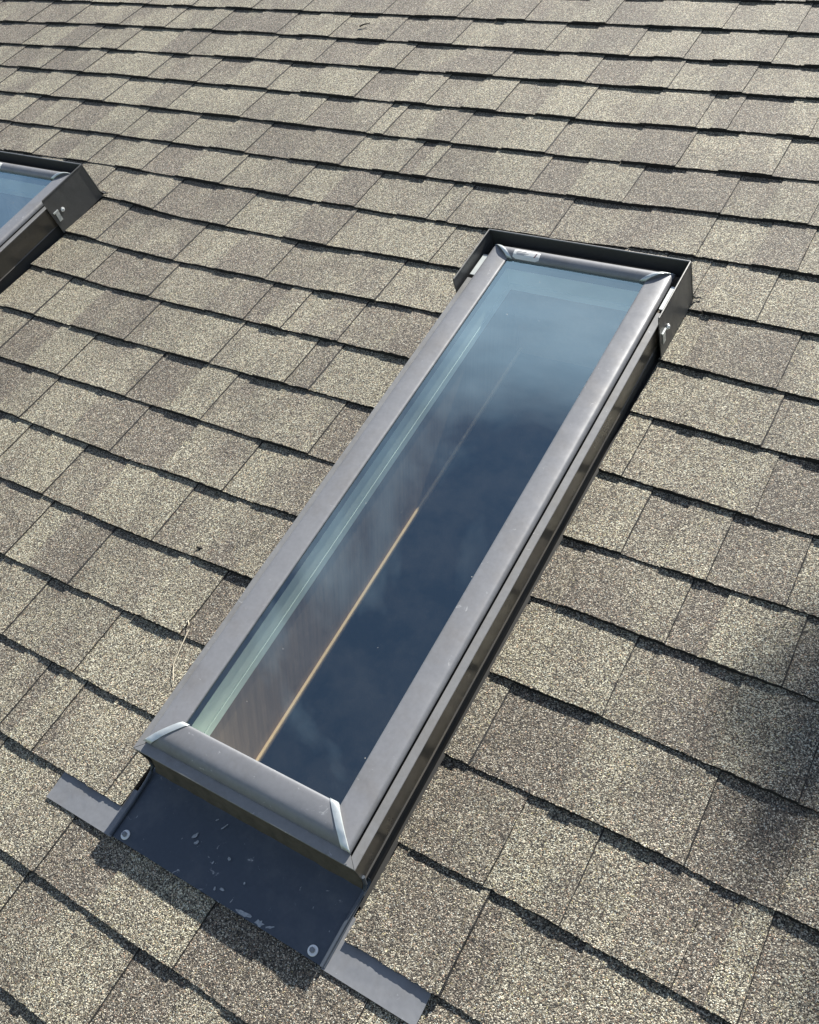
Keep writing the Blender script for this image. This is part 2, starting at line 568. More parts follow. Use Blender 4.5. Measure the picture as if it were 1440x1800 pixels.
SKY_C = (0.0, -1.462, 0.0)
SKY2 = -1.662
HOLE_V = (-2.012, -0.892)
U_MIN, U_MAX = -6.0, 5.0
K_MIN, K_MAX = -26, 31

deck = MB()
us = [U_MIN, SKY2 - 0.165, SKY2 + 0.165, -0.165, 0.165, U_MAX]
vs = [-4.6, HOLE_V[0], HOLE_V[1], 3.95]
for i in range(5):
    for j in range(3):
        if j == 1 and i in (1, 3):
            continue
        deck.box(us[i], us[i + 1], vs[j], vs[j + 1], -0.17, -0.012)
roof = deck.build('roof', M_DECK, fix=False)
roof.matrix_world = ROOF_M
roof['kind'] = 'structure'
roof['label'] = 'weathered brown grey asphalt shingle roof slope'


def strip_piece(mb, k, u0, u1, high, tone, step, lift=0.0, cut_l=False, cut_r=False, butt_v=None):
    """One layer of a course from u0 to u1: ragged butt edge, thickness, gently tilted top."""
    r = random.Random(int((u0 + 50) * 1000) * 131 + k * 7 + (1 if high else 0))
    n = max(2, int(round((u1 - u0) / step)))
    drop = 0.0 if high else LAY
    curl = r.uniform(-0.0004, 0.0010)
    top_f, top_m, top_b, low_f = [], [], [], []
    slant0, slant1 = r.uniform(-0.0015, 0.0015), r.uniform(-0.0015, 0.0015)
    for i in range(n + 1):
        t = i / n
        u = u0 + (u1 - u0) * t
        vb = butt(k, u) if butt_v is None else butt_v
        jag = r.uniform(-1, 1) * 0.0008 + 0.0010 * mnoise.noise(Vector((u * 60, k * 1.3, 2.0)))
        zz = Z0 + DROP - drop + lift
        hump = 0.0007 * mnoise.noise(Vector((u * 14, k * 2.1, 5.0))) + curl
        uu = u
        if i == 0 and not cut_l:
            uu += slant0
        if i == n and not cut_r:
            uu += slant1
        top_f.append((uu, vb + jag, zz + hump + r.uniform(-0.0004, 0.0004)))
        low_f.append((uu, vb + jag * 0.6 + r.uniform(-0.0006, 0.0006), zz - 0.0135))
        top_m.append((u, vb + 0.045, zz - DROP * 0.045 / EXPO + hump * 0.4))
        top_b.append((u, vb + 0.19, zz - DROP * 0.19 / EXPO - lift * 0.8))
    m = n + 1
    verts = top_f + top_m + top_b + low_f
    f = []
    for i in range(n):
        f.append((i, i + 1, m + i + 1, m + i))
        f.append((m + i, m + i + 1, 2 * m + i + 1, 2 * m + i))
    mb.add(verts, f, tone)
    e = [(3 * m + i, 3 * m + i + 1, i + 1, i) for i in range(n)]
    mb.add(verts, e, -5.0)
    # side faces
    for idx in (0, n):
        a, b, c = top_f[idx], top_m[idx], top_b[idx]
        segs = 16
        up = []
        for s in range(segs + 1):
            t = s / segs
            p = Vector(a).lerp(Vector(b), t * 3) if t < 1 / 3 else Vector(b).lerp(Vector(c), (t - 1 / 3) * 1.5)
            up.append(p)
        cutside = (cut_l and idx == 0) or (cut_r and idx == n)
        sg = -1 if idx == 0 else 1
        up = [p + Vector((r.uniform(-0.0006, 0.0006) if 0 < s < segs and not cutside else 0, 0, 0)) for s, p in enumerate(up)]
        bleed = 0.0 if cutside else (0.0017 * r.uniform(0.5, 1.5) if high and idx == n else 0.0004)
        dn = [p + Vector((sg * bleed * r.uniform(0.55, 1.25), 0, -0.0135 if cutside else -0.0032)) for p in up]
        vv = [tuple(p) for p in up + dn]
        fs = [(s, s + 1, segs + 2 + s, segs + 1 + s) for s in range(segs)]
        mb.add(vv, fs, -5.0)


def course_tabs(k):
    """(u0, u_mid, u1) for every visible tab of the course: low layer first, tooth after it."""
    r = random.Random(1000 + k)
    sl = sorted(SLOTS.get(k, []))
    if not sl:
        u = U_MIN + r.uniform(0, 0.2)
        sl = [u]
    while sl[0] > U_MIN:
        sl.insert(0, sl[0] - r.uniform(0.15, 0.33))
    while sl[-1] < U_MAX:
        sl.append(sl[-1] + r.uniform(0.15, 0.33))
    # fill over-wide gaps that the skylights hide
    out = [sl[0]]
    for s in sl[1:]:
        while s - out[-1] > 0.40:
            out.append(out[-1] + (s - out[-1]) * 0.5 if s - out[-1] < 0.7 else out[-1] + r.uniform(0.2, 0.33))
        out.append(s)
    return out


def clip_ranges(k, u0, u1):
    """Parts of [u0, u1] outside the skylight openings for course k."""
    segs = [(u0, u1, False, False)]
    if 6 <= k <= 15:
        for c in (0.0, SKY2):
            e0, e1 = (c - 0.2085, c + 0.2085) if k < 15 else (c - 0.2165, c + 0.2125)
            nx = []
            for a, b, ca, cb in segs:
                if b <= e0 or a >= e1:
                    nx.append((a, b, ca, cb))
                    continue
                if a < e0 - 0.004:
                    nx.append((a, e0, ca, True))
                if b > e1 + 0.004:
                    nx.append((e1, b, True, cb))
            segs = nx
    return segs


def above_head(k, u0, u1):
    """Parts of a course-6 piece that run on above a head flashing."""
    out = []
    if k == 6:
        for c in (0.0, SKY2):
            a, b = max(u0, c - 0.2085), min(u1, c + 0.2085)
            if b - a > 0.004:
                out.append((a, b))
    return out


field = MB()
visible = []
for k in range(K_MIN, K_MAX):
    sl = course_tabs(k)
    r = random.Random(500 + k)
    for a, b in zip(sl, sl[1:]):
        w = b - a
        mid = a + w * (r.uniform(0.34, 0.62) if w > 0.09 else 0.5)
        tone_lo, tone_hi = r.gauss(0.58, 0.42), r.gauss(0.42, 0.42)
        mb = MB()
        inside = False
        for hi, (x0, x1) in ((False, (a, mid)), (True, (mid, b))):
            tone = tone_hi if hi else tone_lo
            for s0, s1, cl, cr_ in clip_ranges(k, x0, x1):
                if s1 - s0 < 0.004:
                    continue
                cu = 0.5 * (s0 + s1)
                seen = False
                for pu in (s0, cu, s1):
                    for dv in (0.0, 0.07, 0.143):
                        q = project((pu, -k * EXPO + dv, 0))
                        if q and -0.01 < q[0] < 1.01 and -0.01 < q[1] < 1.01:
                            seen = True
                step = 0.012
                if seen:
                    inside = True
                    step = 0.0032 if k > 8 else 0.0045
                lift = 0.0045 if (k == 15 and abs(cu) < 0.37) else 0.0
                strip_piece(mb, k, s0, s1, hi, tone, step, lift, cl, cr_)
            for s0, s1 in above_head(k, x0, x1):
                strip_piece(mb, k, s0, s1, hi, tone, 0.006, 0.0, butt_v=-0.818)
                inside = inside or s0 > -1.9
        if not mb.f:
            continue
        if inside:
            c = Vector((0.5 * (a + b), -k * EXPO + 0.07, 0))
            ob = mb.build('shingle', M_SHINGLE, roof, c, tone=True, fix=False)
            ob.location = c
            visible.append(ob)
        else:
            field.add(mb.v, [], 0)
            o = len(field.v) - len(mb.v)
            for f, t in zip(mb.f, mb.t):
                field.f.append(tuple(i + o for i in f))
                field.t.append(t)
fo = field.build('shingle_field', M_SHINGLE, roof, tone=True, fix=False)
fo['kind'] = 'stuff'
print('shingles as parts:', len(visible))



# ------------------------------------------------------------------ skylight
GU = 0.1452                     # half width of the pane opening
GV0, GV1 = -2.0075, -0.903      # pane opening, bottom and top
DU, DV0, DV1 = 0.0455, 0.0480, 0.0345
# height of the pane cladding by fraction of its width (0 at the glass, 1 outside)
P_SIDE = [(0, 0.0915), (0.0, 0.0940), (0.05, 0.0958), (0.2, 0.0968), (0.5, 0.0978), (0.78, 0.0975), (0.93, 0.0958), (1.0, 0.0915), (1.0, 0.0865)]
P_SILL = [(0, 0.0915), (0.0, 0.1022), (0.06, 0.1040), (0.2, 0.1042), (0.45, 0.1030), (0.65, 0.1010), (0.8, 0.0975), (0.92, 0.0925), (1.0, 0.0868), (1.0, 0.0845)]
P_HEAD = [(0, 0.0915), (0.0, 0.0940), (0.06, 0.0975), (0.2, 0.1015), (0.42, 0.1042), (0.62, 0.1035), (0.8, 0.0995), (0.92, 0.0935), (1.0, 0.0870), (1.0, 0.0845)]


def prof_h(P, t):
    pts = P[1:-1]
    for (a, ha), (b, hb) in zip(pts, pts[1:]):
        if t <= b:
            return ha if b == a else ha + (hb - ha) * (t - a) / (b - a)
    return pts[-1][1]


def fine(P):
    """Smooth the profile with extra points."""
    out = [P[0]]
    core = P[1:-1]
    for i in range(len(core) - 1):
        p0 = core[max(i - 1, 0)]
        p1, p2 = core[i], core[i + 1]
        p3 = core[min(i + 2, len(core) - 1)]
        for s in range(4):
            t = s / 4
            q = []
            for d in (0, 1):
                q.append(0.5 * (2 * p1[d] + (p2[d] - p0[d]) * t + (2 * p0[d] - 5 * p1[d] + 4 * p2[d] - p3[d]) * t * t
                                + (3 * p1[d] - p0[d] - 3 * p2[d] + p3[d]) * t ** 3))
            out.append((min(max(q[0], 0), 1), q[1]))
    return out + [core[-1], P[-1]]


def make_skylight():
    root = empty('skylight', SKY_C)
    O = SKY_C

    def part(mb, name, mat, parent=root, **kw):
        return mb.build(name, mat, parent, O if parent is root else (0, 0, 0), **kw)

    def sub(mb, name, mat, parent, **kw):
        return mb.build(name, mat, parent, O, **kw)

    # timber curb under the metal
    mb = MB()
    for s in (-1, 1):
        mb.box(min(s * 0.159, s * 0.1985), max(s * 0.159, s * 0.1985), -2.062, -0.852, -0.012, 0.0740)
    mb.box(-0.1589, 0.1589, -2.0625, -2.0185, -0.012, 0.0738)
    mb.box(-0.1589, 0.1589, -0.889, -0.8525, -0.012, 0.0823)
    part(mb, 'curb', M_CURB)

    # white inner frame with its groove line
    mb = MB()
    for n0, n1, inset in ((0.031, 0.0905, 0.0), (0.0135, 0.0285, 0.0006), (0.0285, 0.031, -0.0022)):
        iu, ou = 0.150 - inset, 0.1585
        for s in (-1, 1):
            mb.box(min(s * iu, s * ou), max(s * iu, s * ou), -2.018, -0.8895, n0, n1)
        mb.box(-iu, iu, -2.018, -2.0125 + inset, n0, n1)
        mb.box(-iu, iu, -0.9045 - inset, -0.8895, n0, n1)
    part(mb, 'inner_frame', M_WHITEWOOD)

    # light shaft with timber trim along its foot
    sh = MB()
    for s in (-1, 1):
        sh.box(min(s * 0.1525, s * 0.1625), max(s * 0.1525, s * 0.1625), -2.0105, -0.8930, -0.1715, 0.0133)
    sh.box(-0.1524, 0.1524, -0.9035, -0.8930, -0.1715, 0.0132)
    shaft = part(sh, 'light_shaft', M_PANEL)
    fw = MB()
    fw.box(-0.1524, 0.1524, -2.0105, -2.0065, -0.1715, 0.0132)
    sub(fw, 'sill_wall', M_BOUNCE, shaft)  # out of view; made pale to throw sunlight back up the shaft
    tr = MB()
    tr.box(-0.1523, -0.1462, -2.0060, -0.9038, -0.1580, -0.1505)
    sub(tr, 'trim', M_TRIM, shaft, bevel=0.002)
    tr = MB()
    tr.box(0.1462, 0.1523, -2.0060, -0.9038, -0.1580, -0.1505)
    sub(tr, 'trim', M_TRIM, shaft, bevel=0.002)
    # closed dark room under it
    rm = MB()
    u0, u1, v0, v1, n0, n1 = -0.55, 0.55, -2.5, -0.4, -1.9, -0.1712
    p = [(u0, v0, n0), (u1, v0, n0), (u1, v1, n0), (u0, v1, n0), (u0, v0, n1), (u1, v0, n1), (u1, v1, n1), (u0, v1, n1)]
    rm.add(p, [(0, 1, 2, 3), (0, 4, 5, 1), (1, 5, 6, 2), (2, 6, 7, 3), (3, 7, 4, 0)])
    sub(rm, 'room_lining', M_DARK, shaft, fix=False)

    # pane, gasket
    mb = MB()
    mb.add([(-0.158, -2.019, 0.0922), (0.158, -2.019, 0.0922), (0.158, -0.891, 0.0922), (-0.158, -0.891, 0.0922)], [(0, 1, 2, 3)])
    part(mb, 'glass_pane', M_GLASS, fix=False)
    mb = MB()
    for s in (-1, 1):
        mb.box(min(s * 0.1468, s * 0.1499), max(s * 0.1468, s * 0.1499), -2.0120, -0.9050, 0.0745, 0.0918)
    mb.box(-0.1467, 0.1467, -0.9105, -0.9050, 0.0745, 0.0918)
    mb.box(-0.1467, 0.1467, -2.0120, -2.0085, 0.0745, 0.0918)
    part(mb, 'gasket', M_GASKET)

    # pane cladding: two sides, sill, head
    ps = fine(P_SIDE)
    for s in (-1, 1):
        rings = []
        N = 26
        dent = random.Random(4 if s > 0 else 9)
        for i in range(N + 1):
            t = i / N
            ring = []
            for d, h in ps:
                va, vb = GV0 - d * DV0, GV1 + d * DV1
                w = 0.0006 * mnoise.noise(Vector((t * 9, s * 3.0, d * 2)))
                ring.append((s * (GU + d * DU), va + (vb - va) * t, h + w * (0.3 + d * 0.4)))
            rings.append(ring)
        m_ = MB()
        m_.loft(rings)
        part(m_, 'side_cladding', M_CLAD, smooth=True)
    for nm, vb, dv, sg in (('sill_cladding', GV0, DV0, -1), ('head_cladding', GV1, DV1, 1)):
        rings = []
        N = 14
        pl = fine(P_SILL if sg < 0 else P_HEAD)
        for i in range(N + 1):
            t = i / N
            ring = []
            for d, h in pl:
                ua, ub = -GU - d * DU, GU + d * DU
                ring.append((ua + (ub - ua) * t, vb + sg * d * dv, h + 0.0003 * mnoise.noise(Vector((t * 7, sg, d)))))
            rings.append(ring)
        m_ = MB()
        m_.loft(rings)
        head = part(m_, nm, M_CLAD, smooth=True)
        if sg > 0:
            # paper sticker on the head cladding
            st = MB()
            rows = 6
            vv = []
            for i in range(9):
                u = -0.1345 + 0.0585 * i / 8
                for j in range(rows):
                    d = 0.02 + 0.52 * j / (rows - 1)
                    ins = 0.003 if (i in (0, 8) and j in (0, rows - 1)) else 0
                    dd = d + (0.06 if j == 0 and i in (0, 8) else (-0.06 if j == rows - 1 and i in (0, 8) else 0))
                    vv.append((u, vb + dd * dv, prof_h(P_HEAD, dd) + 0.0009))
            fs = [(i * rows + j, (i + 1) * rows + j, (i + 1) * rows + j + 1, i * rows + j + 1) for i in range(8) for j in range(rows - 1)]
            st.add(vv, fs)
            stk = sub(st, 'sticker', M_STICKER, head)
            pr = MB()
            for (ua, ub, d) in ((-0.128, -0.107, 0.36), (-0.128, -0.101, 0.27), (-0.1265, -0.110, 0.19)):
                pr.add([(ua, vb + d * dv, prof_h(P_HEAD, d) + 0.0016), (ub, vb + d * dv, prof_h(P_HEAD, d) + 0.0016),
                        (ub, vb + (d + 0.05) * dv, prof_h(P_HEAD, d + 0.05) + 0.0016), (ua, vb + (d + 0.05) * dv, prof_h(P_HEAD, d + 0.05) + 0.0016)], [(0, 1, 2, 3)])
            sub(pr, 'print', M_PRINT, head, fix=False)
            pr = MB()
            h0, h1 = prof_h(P_HEAD, 0.16) + 0.0017, prof_h(P_HEAD, 0.40) + 0.0017
            pr.add([(-0.0885, vb + 0.16 * dv, h0), (-0.0862, vb + 0.16 * dv, h0), (-0.0825, vb + 0.40 * dv, h1), (-0.0848, vb + 0.40 * dv, h1)], [(0, 1, 2, 3)])
            sub(pr, 'print', M_PRINTRED, head, fix=False)

    # bare metal covers over the four mitres
    for su in (-1, 1):
        for sv, vb, dv in ((-1, GV0, DV0), (1, GV1, DV1)):
            rows = []
            K = 14
            wd = 0.0135 if sv < 0 else 0.0100
            for i in range(K + 1):
                t = -0.015 + 1.035 * i / K
                tt = min(max(t, 0), 1)
                h = max(prof_h(P_SIDE, tt), prof_h(P_SILL if sv < 0 else P_HEAD, tt)) + 0.0016
                um, vm = su * (GU + t * DU), vb + sv * t * dv
                row = []
                for q, hh in ((0.0018, -0.0014), (0.0, 0.0), (-0.3, 0.0007), (-0.7, 0.0007), (-1.0, 0.0), (-1.0, -0.0022)):
                    x = q * wd if q <= 0 else q
                    row.append((um + su * x, vm + (sv * 0.0004 if q > 0 else 0), h + hh))
                rows.append(row)
            m_ = MB()
            m_.loft(rows, close=False)
            c_ = part(m_, 'corner_cap', M_CORNER, smooth=True)
            sm = c_.modifiers.new('thickness', 'SOLIDIFY')
            sm.thickness = 0.0008

    # lower cladding: flange and outer wall, mitred at the foot
    ou, ov = 0.2068, -2.0720
    for s in (-1, 1):
        sec = [(0.1932, 0.0800), (0.1932, 0.0848), (0.2060, 0.0850), (ou, 0.0842), (ou - 0.0002, 0.0822), (ou - 0.0016, 0.0818), (ou - 0.0022, 0.0834)]
        m_ = MB()
        rings = []
        N = 24
        for i in range(N + 1):
            t = i / N
            ring = []
            for x, h in sec:
                v0 = ov + (ou - x) * (1.0 if h > 0.05 else 1.0)
                v1 = -0.9660
                w = 0.0007 * mnoise.noise(Vector((t * 11, s * 5.0, 1.0))) if x > 0.2 else 0
                ring.append((s * (x + w), v0 + (v1 - v0) * t, h + w))
            rings.append(ring)
        m_.loft(rings)
        low = part(m_, 'side_flange', M_CLADLOW)
        m_ = MB()
        rings = []
        for i in range(13):
            t = i / 12
            w = 0.0008 * mnoise.noise(Vector((t * 9, s * 2.0, 7.0)))
            ring = []
            for x, h in ((ou - 0.0007, 0.0825), (ou - 0.0035, 0.0500), (ou - 0.0058, 0.0275), (ou - 0.0040, 0.0255), (ou - 0.0068, 0.0255), (ou - 0.0045, 0.0500), (ou - 0.0019, 0.0825)):
                v0 = ov + 0.0006
                ring.append((s * (x + w * (1.0 if h < 0.08 else 0.0)), v0 + (-0.9665 - v0) * t, h))
            rings.append(ring)
        m_.loft(rings)
        part(m_, 'side_skirt', M_SKIRT)
        m_ = MB()
        m_.loft([[(s * x, v, h + 0.0004) for x, h in sec] for v in (-0.9560, -0.8930)])
        part(m_, 'head_flange', M_CORNER)
    sec = [(-2.0500, 0.0836), (-2.0500, 0.0848), (-2.0712, 0.0845), (ov, 0.0836), (-2.0700, 0.0690), (-2.0688, 0.0690), (-2.0700, 0.0825)]
    m_ = MB()
    rings = []
    for i in range(13):
        t = i / 12
        ring = []
        for v, h in sec:
            half = ou + (ov - v) * -1.0 * -1.0 - 0.0009 if False else ou - (v - ov) - 0.0009
            ring.append((-half + 2 * half * t, v, h + 0.0004 * mnoise.noise(Vector((t * 8, 3.0, h * 50)))))
        rings.append(ring)
    m_.loft(rings)
    part(m_, 'sill_flange', M_CLADLOW)

    # step flashing seen in the gap beside the curb
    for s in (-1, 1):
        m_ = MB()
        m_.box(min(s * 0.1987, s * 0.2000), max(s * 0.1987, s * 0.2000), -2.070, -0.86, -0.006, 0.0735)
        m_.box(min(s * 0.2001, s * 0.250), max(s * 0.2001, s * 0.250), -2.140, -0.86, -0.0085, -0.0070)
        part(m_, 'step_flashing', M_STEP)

    # head flashing: tall back wall with two returns
    hu, hv, ht = 0.2125, -0.8470, 0.1105
    m_ = MB()
    T = 0.0016
    # back wall leans up the slope towards its foot
    m_.loft([[(u, hv, ht), (u, hv + T, ht), (u, hv + 0.0085 + T, 0.020), (u, hv + 0.020, 0.0085), (u, hv + 0.026, 0.006), (u, hv + 0.026, 0.0048), (u, hv + 0.0185, 0.0072), (u, hv + 0.0085, 0.020)]
             for u in (-hu, -hu * 0.5, 0, hu * 0.5, hu)])
    hf = part(m_, 'head_flashing', M_FLASH)
    for s in (-1, 1):
        m_ = MB()
        a = [(hv + 0.001, ht), (hv + 0.0093, 0.020), (hv + 0.013, 0.0045), (-1.000, 0.0045), (-1.0075, ht - 0.004), (-1.0060, ht)]
        m_.loft([[(s * x, v, h) for v, h in a] for x in (hu - 0.0009, hu + 0.0009)])
        # folded hem along the top and flared back edge
        m_.tube([(s * hu, -1.0050, ht), (s * hu, hv, ht)], 0.0017, 6)
        m_.tube([(s * (hu + 0.0004), hv + 0.001, ht - 0.002), (s * (hu + 0.0005), hv + 0.0100, 0.022), (s * (hu + 0.004), hv + 0.018, 0.0085), (s * (hu + 0.014), hv + 0.022, 0.0075)], 0.0019, 6)
        rt = sub(m_, 'return', M_FLASH, hf)
        m_ = MB()
        m_.box(min(s * (hu + 0.0008), s * (hu + 0.0028)), max(s * (hu + 0.0008), s * (hu + 0.0028)), -0.9930, -0.9810, 0.036, 0.064)
        m_.box(min(s * (hu + 0.0008), s * (hu + 0.0042)), max(s * (hu + 0.0008), s * (hu + 0.0042)), -0.9985, -0.9805, 0.0625, 0.0665)
        sub(m_, 'clip', M_CORNER, hf, bevel=0.0006)
        m_ = MB()
        m_.lathe((s * (hu + 0.0008), -0.9665, 0.0560), (s, 0, 0), [(0.0001, 0), (0.0062, 0), (0.0062, 0.0012), (0.0038, 0.0014), (0.0036, 0.0036), (0.0024, 0.0040), (0.0022, 0.0024), (0.0001, 0.0024)], 18)
        sub(m_, 'screw', M_SCREW, hf, smooth=True)
    m_ = MB()
    m_.tube([(-hu, hv + 0.0008, ht), (hu, hv + 0.0008, ht)], 0.0015, 6)
    sub(m_, 'hem', M_CLADLOW, hf)

    # apron flashing below the sill with its two side strips
    m_ = MB()
    rows = []
    ap = [(-2.0635, 0.0200), (-2.0650, 0.0120), (-2.0700, 0.0092), (-2.0780, 0.0080), (-2.0900, 0.0074), (-2.1300, 0.0070), (-2.1700, 0.0076), (-2.1885, 0.0080)]
    for i in range(19):
        u = -0.2060 + 0.4120 * i / 18
        rows.append([(u, v, h + 0.0010 * mnoise.noise(Vector((u * 12, v * 12, 1.0))) * (0.0 if h > 0.02 else 1.0)) for v, h in ap]
                    + [(u, v + 0.0003, h - 0.0011) for v, h in reversed(ap)])
    m_.loft(rows)
    apron = part(m_, 'apron_flashing', M_APRON, smooth=True)
    m_ = MB()
    rows = []
    for i in range(25):
        u = -0.1985 + 0.397 * i / 24
        e = 0.0016 * mnoise.noise(Vector((u * 40, 0.3, 4.0)))
        rows.append([(u, -2.0640, 0.060), (u, -2.0690, 0.035), (u, -2.0735 + e * 0.5, 0.0180), (u, -2.0785 + e, 0.0096), (u, -2.0785 + e, 0.0080), (u, -2.0640, 0.0080)])
    m_.loft(rows)
    sub(m_, 'upturn', M_CURB, apron, smooth=True)
    for s in (-1, 1):
        m_ = MB()
        m_.tube([(s * 0.2035, -2.0680, 0.040), (s * 0.2040, -2.0725, 0.020), (s * 0.2040, -2.0800, 0.0125), (s * 0.2030, -2.0950, 0.0105), (s * 0.2015, -2.1300, 0.0098), (s * 0.2010, -2.1890, 0.0098)], 0.0028, 8)
        sub(m_, 'rib', M_APRON, apron, smooth=True)
        m_ = MB()
        rows = []
        sr = random.Random(3 if s > 0 else 5)
        xs = [0.2005, 0.215, 0.230, 0.245, 0.26, 0.275, 0.29, 0.305, 0.32, 0.335, 0.3485]
        ys = [-2.1910, -2.1800, -2.1700, -2.1600, -2.1500, -2.1150]
        for x in xs:
            rows.append([(s * x, y, 0.0062 + 0.0008 * mnoise.noise(Vector((x * 30 * s, y * 45, 2.0))) + (0.0006 if y < -2.185 else 0)) for y in ys]
                        + [(s * x, y, 0.0050) for y in reversed(ys)])
        m_.loft(rows)
        sub(m_, 'side_strip', M_STRIP, apron, smooth=True)
        m_ = MB()
        c = (s * 0.1790, -2.1775, 0.0082)
        m_.lathe(c, (0.05 * s, 0, 1), [(0.0001, 0), (0.0075, 0), (0.0075, 0.0014), (0.0070, 0.0020), (0.0045, 0.0018), (0.0001, 0.0018)], 24)
        scw = sub(m_, 'screw_washer', M_SCREW, apron, smooth=True)
        m_ = MB()
        m_.lathe((c[0], c[1], c[2] + 0.0017), (0.05 * s, 0.03, 1), [(0.0038, 0), (0.0038, 0.0046), (0.0032, 0.0054), (0.0001, 0.0054)], 6)
        sub(m_, 'screw_head', M_SCREWHEAD, apron)
    sr = random.Random(12)
    for cu, cv, ln, wd_, ang in ((0.062, -2.1835, 0.030, 0.0040, 0.05), (0.090, -2.1840, 0.016, 0.0052, 0.0), (0.106, -2.1815, 0.014, 0.0022, 0.5), (-0.074, -2.128, 0.013, 0.0030, 1.2),
                              (-0.066, -2.136, 0.010, 0.0030, 0.9), (-0.0045, -2.132, 0.007, 0.0030, 0.3), (-0.024, -2.148, 0.006, 0.0018, 1.4), (-0.040, -2.098, 0.012, 0.0014, 1.1),
                              (0.012, -2.172, 0.008, 0.0024, 0.2), (0.001, -2.176, 0.006, 0.0018, 2.0), (-0.057, -2.094, 0.006, 0.0012, 0.8), (0.038, -2.150, 0.004, 0.0020, 0.0)):
        m_ = MB()
        ring = []
        for j in range(14):
            a_ = 2 * math.pi * j / 14
            k_ = sr.uniform(0.55, 1.15)
            x, y = math.cos(a_) * ln * 0.5 * k_, math.sin(a_) * wd_ * k_
            uu, vv_ = cu + x * math.cos(ang) - y * math.sin(ang), cv + x * math.sin(ang) + y * math.cos(ang)
            ring.append((uu, max(vv_, -2.1882), 0.0091))
        m_.add(ring, [tuple(range(14))])
        sub(m_, 'scuff', M_SCUFF, apron, fix=False)
    return root


def copy_tree(o, parent=None):
    c = o.copy()
    COL.objects.link(c)
    c.parent = parent
    for ch in list(o.children):
        copy_tree(ch, c)
    return c


sky1 = make_skylight()
tag(sky1, 'long narrow grey skylight in the middle of the roof with dark apron flashing', 'skylight', 'deck mounted skylights')
sky2 = copy_tree(sky1)
sky2.matrix_world = ROOF_M @ Matrix.Translation((SKY2, SKY_C[1], 0))
tag(sky2, 'grey skylight cut off by the left edge, only its upper right corner showing', 'skylight', 'deck mounted skylights')

# ------------------------------------------------------------------ small litter on the shingles
def litter(name, mb, mat, base, label, cat):
    o = mb.build(name, mat, None, base, smooth=True)
    o.matrix_world = ROOF_M @ Matrix.Translation(base)
    return tag(o, label, cat)


m_ = MB()
pts = [(-0.3262, -1.8330, 0.0085), (-0.3170, -1.8390, 0.0125), (-0.3094, -1.8489, 0.0125), (-0.3035, -1.8740, 0.0120), (-0.2990, -1.8971, 0.0100), (-0.2960, -1.9113, 0.0088), (-0.2850, -1.9260, 0.0098), (-0.2732, -1.9388, 0.0105)]
m_.tube(pts, 0.00095, 6, 0.0006)
m_.tube([(-0.2860, -1.9405, 0.0085), (-0.2883, -1.9478, 0.0090), (-0.2883, -1.9578, 0.0080)], 0.0008, 5, 0.0004)  # second tube gives solid form to a piece of the stem's shadow
litter('dry_grass_stem', m_, M_STRAW, (-0.30, -1.89, 0.006), 'thin dry bent grass stem lying on shingles left of the skylight', 'grass stem')

m_ = MB()
m_.tube([(-0.4110, -1.6985, 0.0075), (-0.4040, -1.6992, 0.0105), (-0.3985, -1.6968, 0.0075)], 0.0028, 7, 0.0012)
m_.tube([(-0.4050, -1.6950, 0.0080), (-0.4035, -1.7045, 0.0082)], 0.0016, 6, 0.0008)
litter('dark_debris', m_, M_TWIG, (-0.404, -1.699, 0.004), 'small dark crumb of debris on a shingle left of the skylight', 'debris')

m_ = MB()
m_.tube([(-1.1420, 0.0640, 0.0075), (-1.1300, 0.0720, 0.0105), (-1.1200, 0.0790, 0.0090), (-1.1160, 0.0840, 0.0075)], 0.0026, 6, 0.0012)
litter('dark_twig', m_, M_TWIG, (-1.130, 0.073, 0.004), 'short dark twig on a shingle near the top edge', 'twig')

# ------------------------------------------------------------------ ground, house walls, tree that shades the lower right
m_ = MB()
m_.add([(-900, -900, 0), (900, -900, 0), (900, 900, 0), (-900, 900, 0)], [(0, 1, 2, 3)])
gr = m_.build('ground', M_GRASS, None, fix=False)
gr['kind'] = 'structure'

RI = ROOF_M.inverted()


def W(p):
    return RI @ Vector(p)


eave, ridge = ROOF_M @ Vector((0, -4.3, -0.2)), ROOF_M @ Vector((0, 3.95, -0.012))
m_ = MB()
back_y = 2 * ridge.y - (ROOF_M @ Vector((0, -4.6, 0))).y
back_z = (ROOF_M @ Vector((0, -4.6, 0))).z
pr = []
for x in (U_MIN, U_MAX):
    pr.append([W((x, ridge.y - 0.002, ridge.z)), W((x, back_y, back_z)), W((x, back_y, back_z - 0.16)), W((x, ridge.y - 0.002, ridge.z - 0.17))])
m_.loft(pr)
m_.build('back_slope', M_SHINGLE, roof)
for nm, y in (('wall', eave.y + 0.3), ('wall', 2 * ridge.y - eave.y - 0.3)):
    m_ = MB()
    q = []
    for x in (U_MIN + 0.4, U_MAX - 0.4):
        q.append([W((x, y, 0)), W((x, y + 0.15, 0)), W((x, y + 0.15, eave.z)), W((x, y, eave.z))])
    m_.loft(q)
    m_.build(nm, M_WALL, roof)
for x in (U_MIN + 0.4, U_MAX - 0.55):
    m_ = MB()
    y0, y1 = eave.y + 0.3, 2 * ridge.y - eave.y - 0.3
    m_.loft([[W((xx, y0 + 0.16, 0)), W((xx, y1 - 0.01, 0)), W((xx, y1 - 0.01, eave.z)), W((xx, ridge.y, ridge.z - 0.25)), W((xx, y0 + 0.16, eave.z))] for xx in (x, x + 0.15)])
    m_.build('wall', M_WALL, roof)


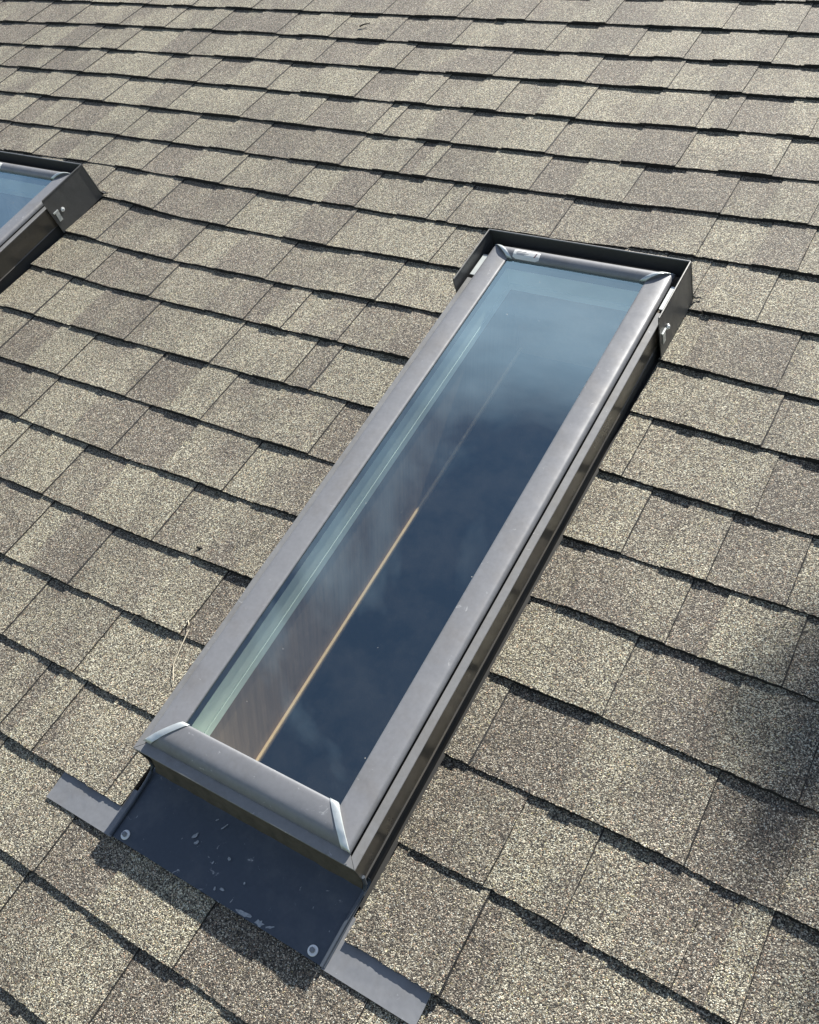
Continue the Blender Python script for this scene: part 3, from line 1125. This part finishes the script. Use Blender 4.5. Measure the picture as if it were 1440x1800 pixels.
def tree():
    r = random.Random(21)
    base = Vector((7.6, 3.2, 0))
    root = bpy.data.objects.new('tree', None)
    COL.objects.link(root)
    root.location = base
    tk = MB()
    top = base + Vector((-0.5, 0.2, 9.0))
    tk.tube([base, base + Vector((0.05, 0.1, 2.5)), base + Vector((-0.25, 0.1, 5.5)), top], 0.32, 10, 0.10)
    lf = MB()

    def clump(c, rad, n):
        for _ in range(n):
            d = Vector((r.gauss(0, 1), r.gauss(0, 1), r.gauss(0, 0.8))).normalized() * rad * r.random() ** 0.45
            p = c + d
            a = Vector((r.gauss(0, 1), r.gauss(0, 1), r.gauss(0, 0.6))).normalized()
            b = a.orthogonal().normalized()
            b = (Matrix.Rotation(r.uniform(0, 6.28), 3, a) @ b)
            L_, w_ = r.uniform(0.05, 0.095), r.uniform(0.025, 0.04)
            n_ = a.cross(b) * 0.012
            lf.add([p - a * L_ * 0.5, p + b * w_ + n_, p + a * L_ * 0.5, p - b * w_ + n_], [(0, 1, 2, 3)])

    # clumps whose shade falls on the roof: (roof u, v of the shade, distance towards the sun, radius, leaves)
    tips = []
    for u, v, t, rad, n in SHADE:
        c = ROOF_M @ (Vector((u, v, 0)) + SUN_ROOF * t)
        clump(c, rad, n)
        tips.append(c)
    for i in range(46):
        d = Vector((r.gauss(0, 1), r.gauss(0, 1), r.gauss(0, 0.75))).normalized()
        c = base + Vector((-0.3, 0.1, 7.6)) + Vector((d.x * 2.6, d.y * 2.4, d.z * 1.9)) * r.uniform(0.45, 1.0)
        clump(c, r.uniform(0.45, 0.8), 170)
        if i % 3 == 0:
            tips.append(c)
    for c in tips:
        s = base + Vector((-0.28, 0.12, r.uniform(4.8, 7.2)))
        mid = s.lerp(c, 0.55) + Vector((0, 0, 0.35))
        tk.tube([s, mid, c], 0.06, 6, 0.008)
    tr_ = tk.build('trunk', M_BARK, root, base, smooth=True)
    cw = lf.build('crown', M_LEAF, root, base, fix=False)
    tag(root, 'leafy tree beside the house casting soft shade on the lower right shingles', 'tree')


SHADE = [(0.68, -1.555, 9.0, 0.12, 37), (0.60, -1.54, 9.2, 0.09, 12), (0.75, -1.66, 9.1, 0.12, 31), (0.80, -1.52, 8.8, 0.12, 43), (0.72, -1.45, 9.0, 0.08, 11),
         (0.84, -1.80, 9.2, 0.11, 27), (0.95, -1.56, 9.0, 0.18, 80), (1.00, -1.76, 9.0, 0.20, 93), (0.90, -1.94, 9.1, 0.11, 27), (1.20, -1.55, 9.2, 0.25, 124),
         (1.35, -1.80, 9.0, 0.30, 161), (1.65, -1.65, 9.2, 0.40, 223), (1.00, -2.08, 9.1, 0.14, 37), (1.9, -1.8, 9.2, 0.5, 260)]
tree()
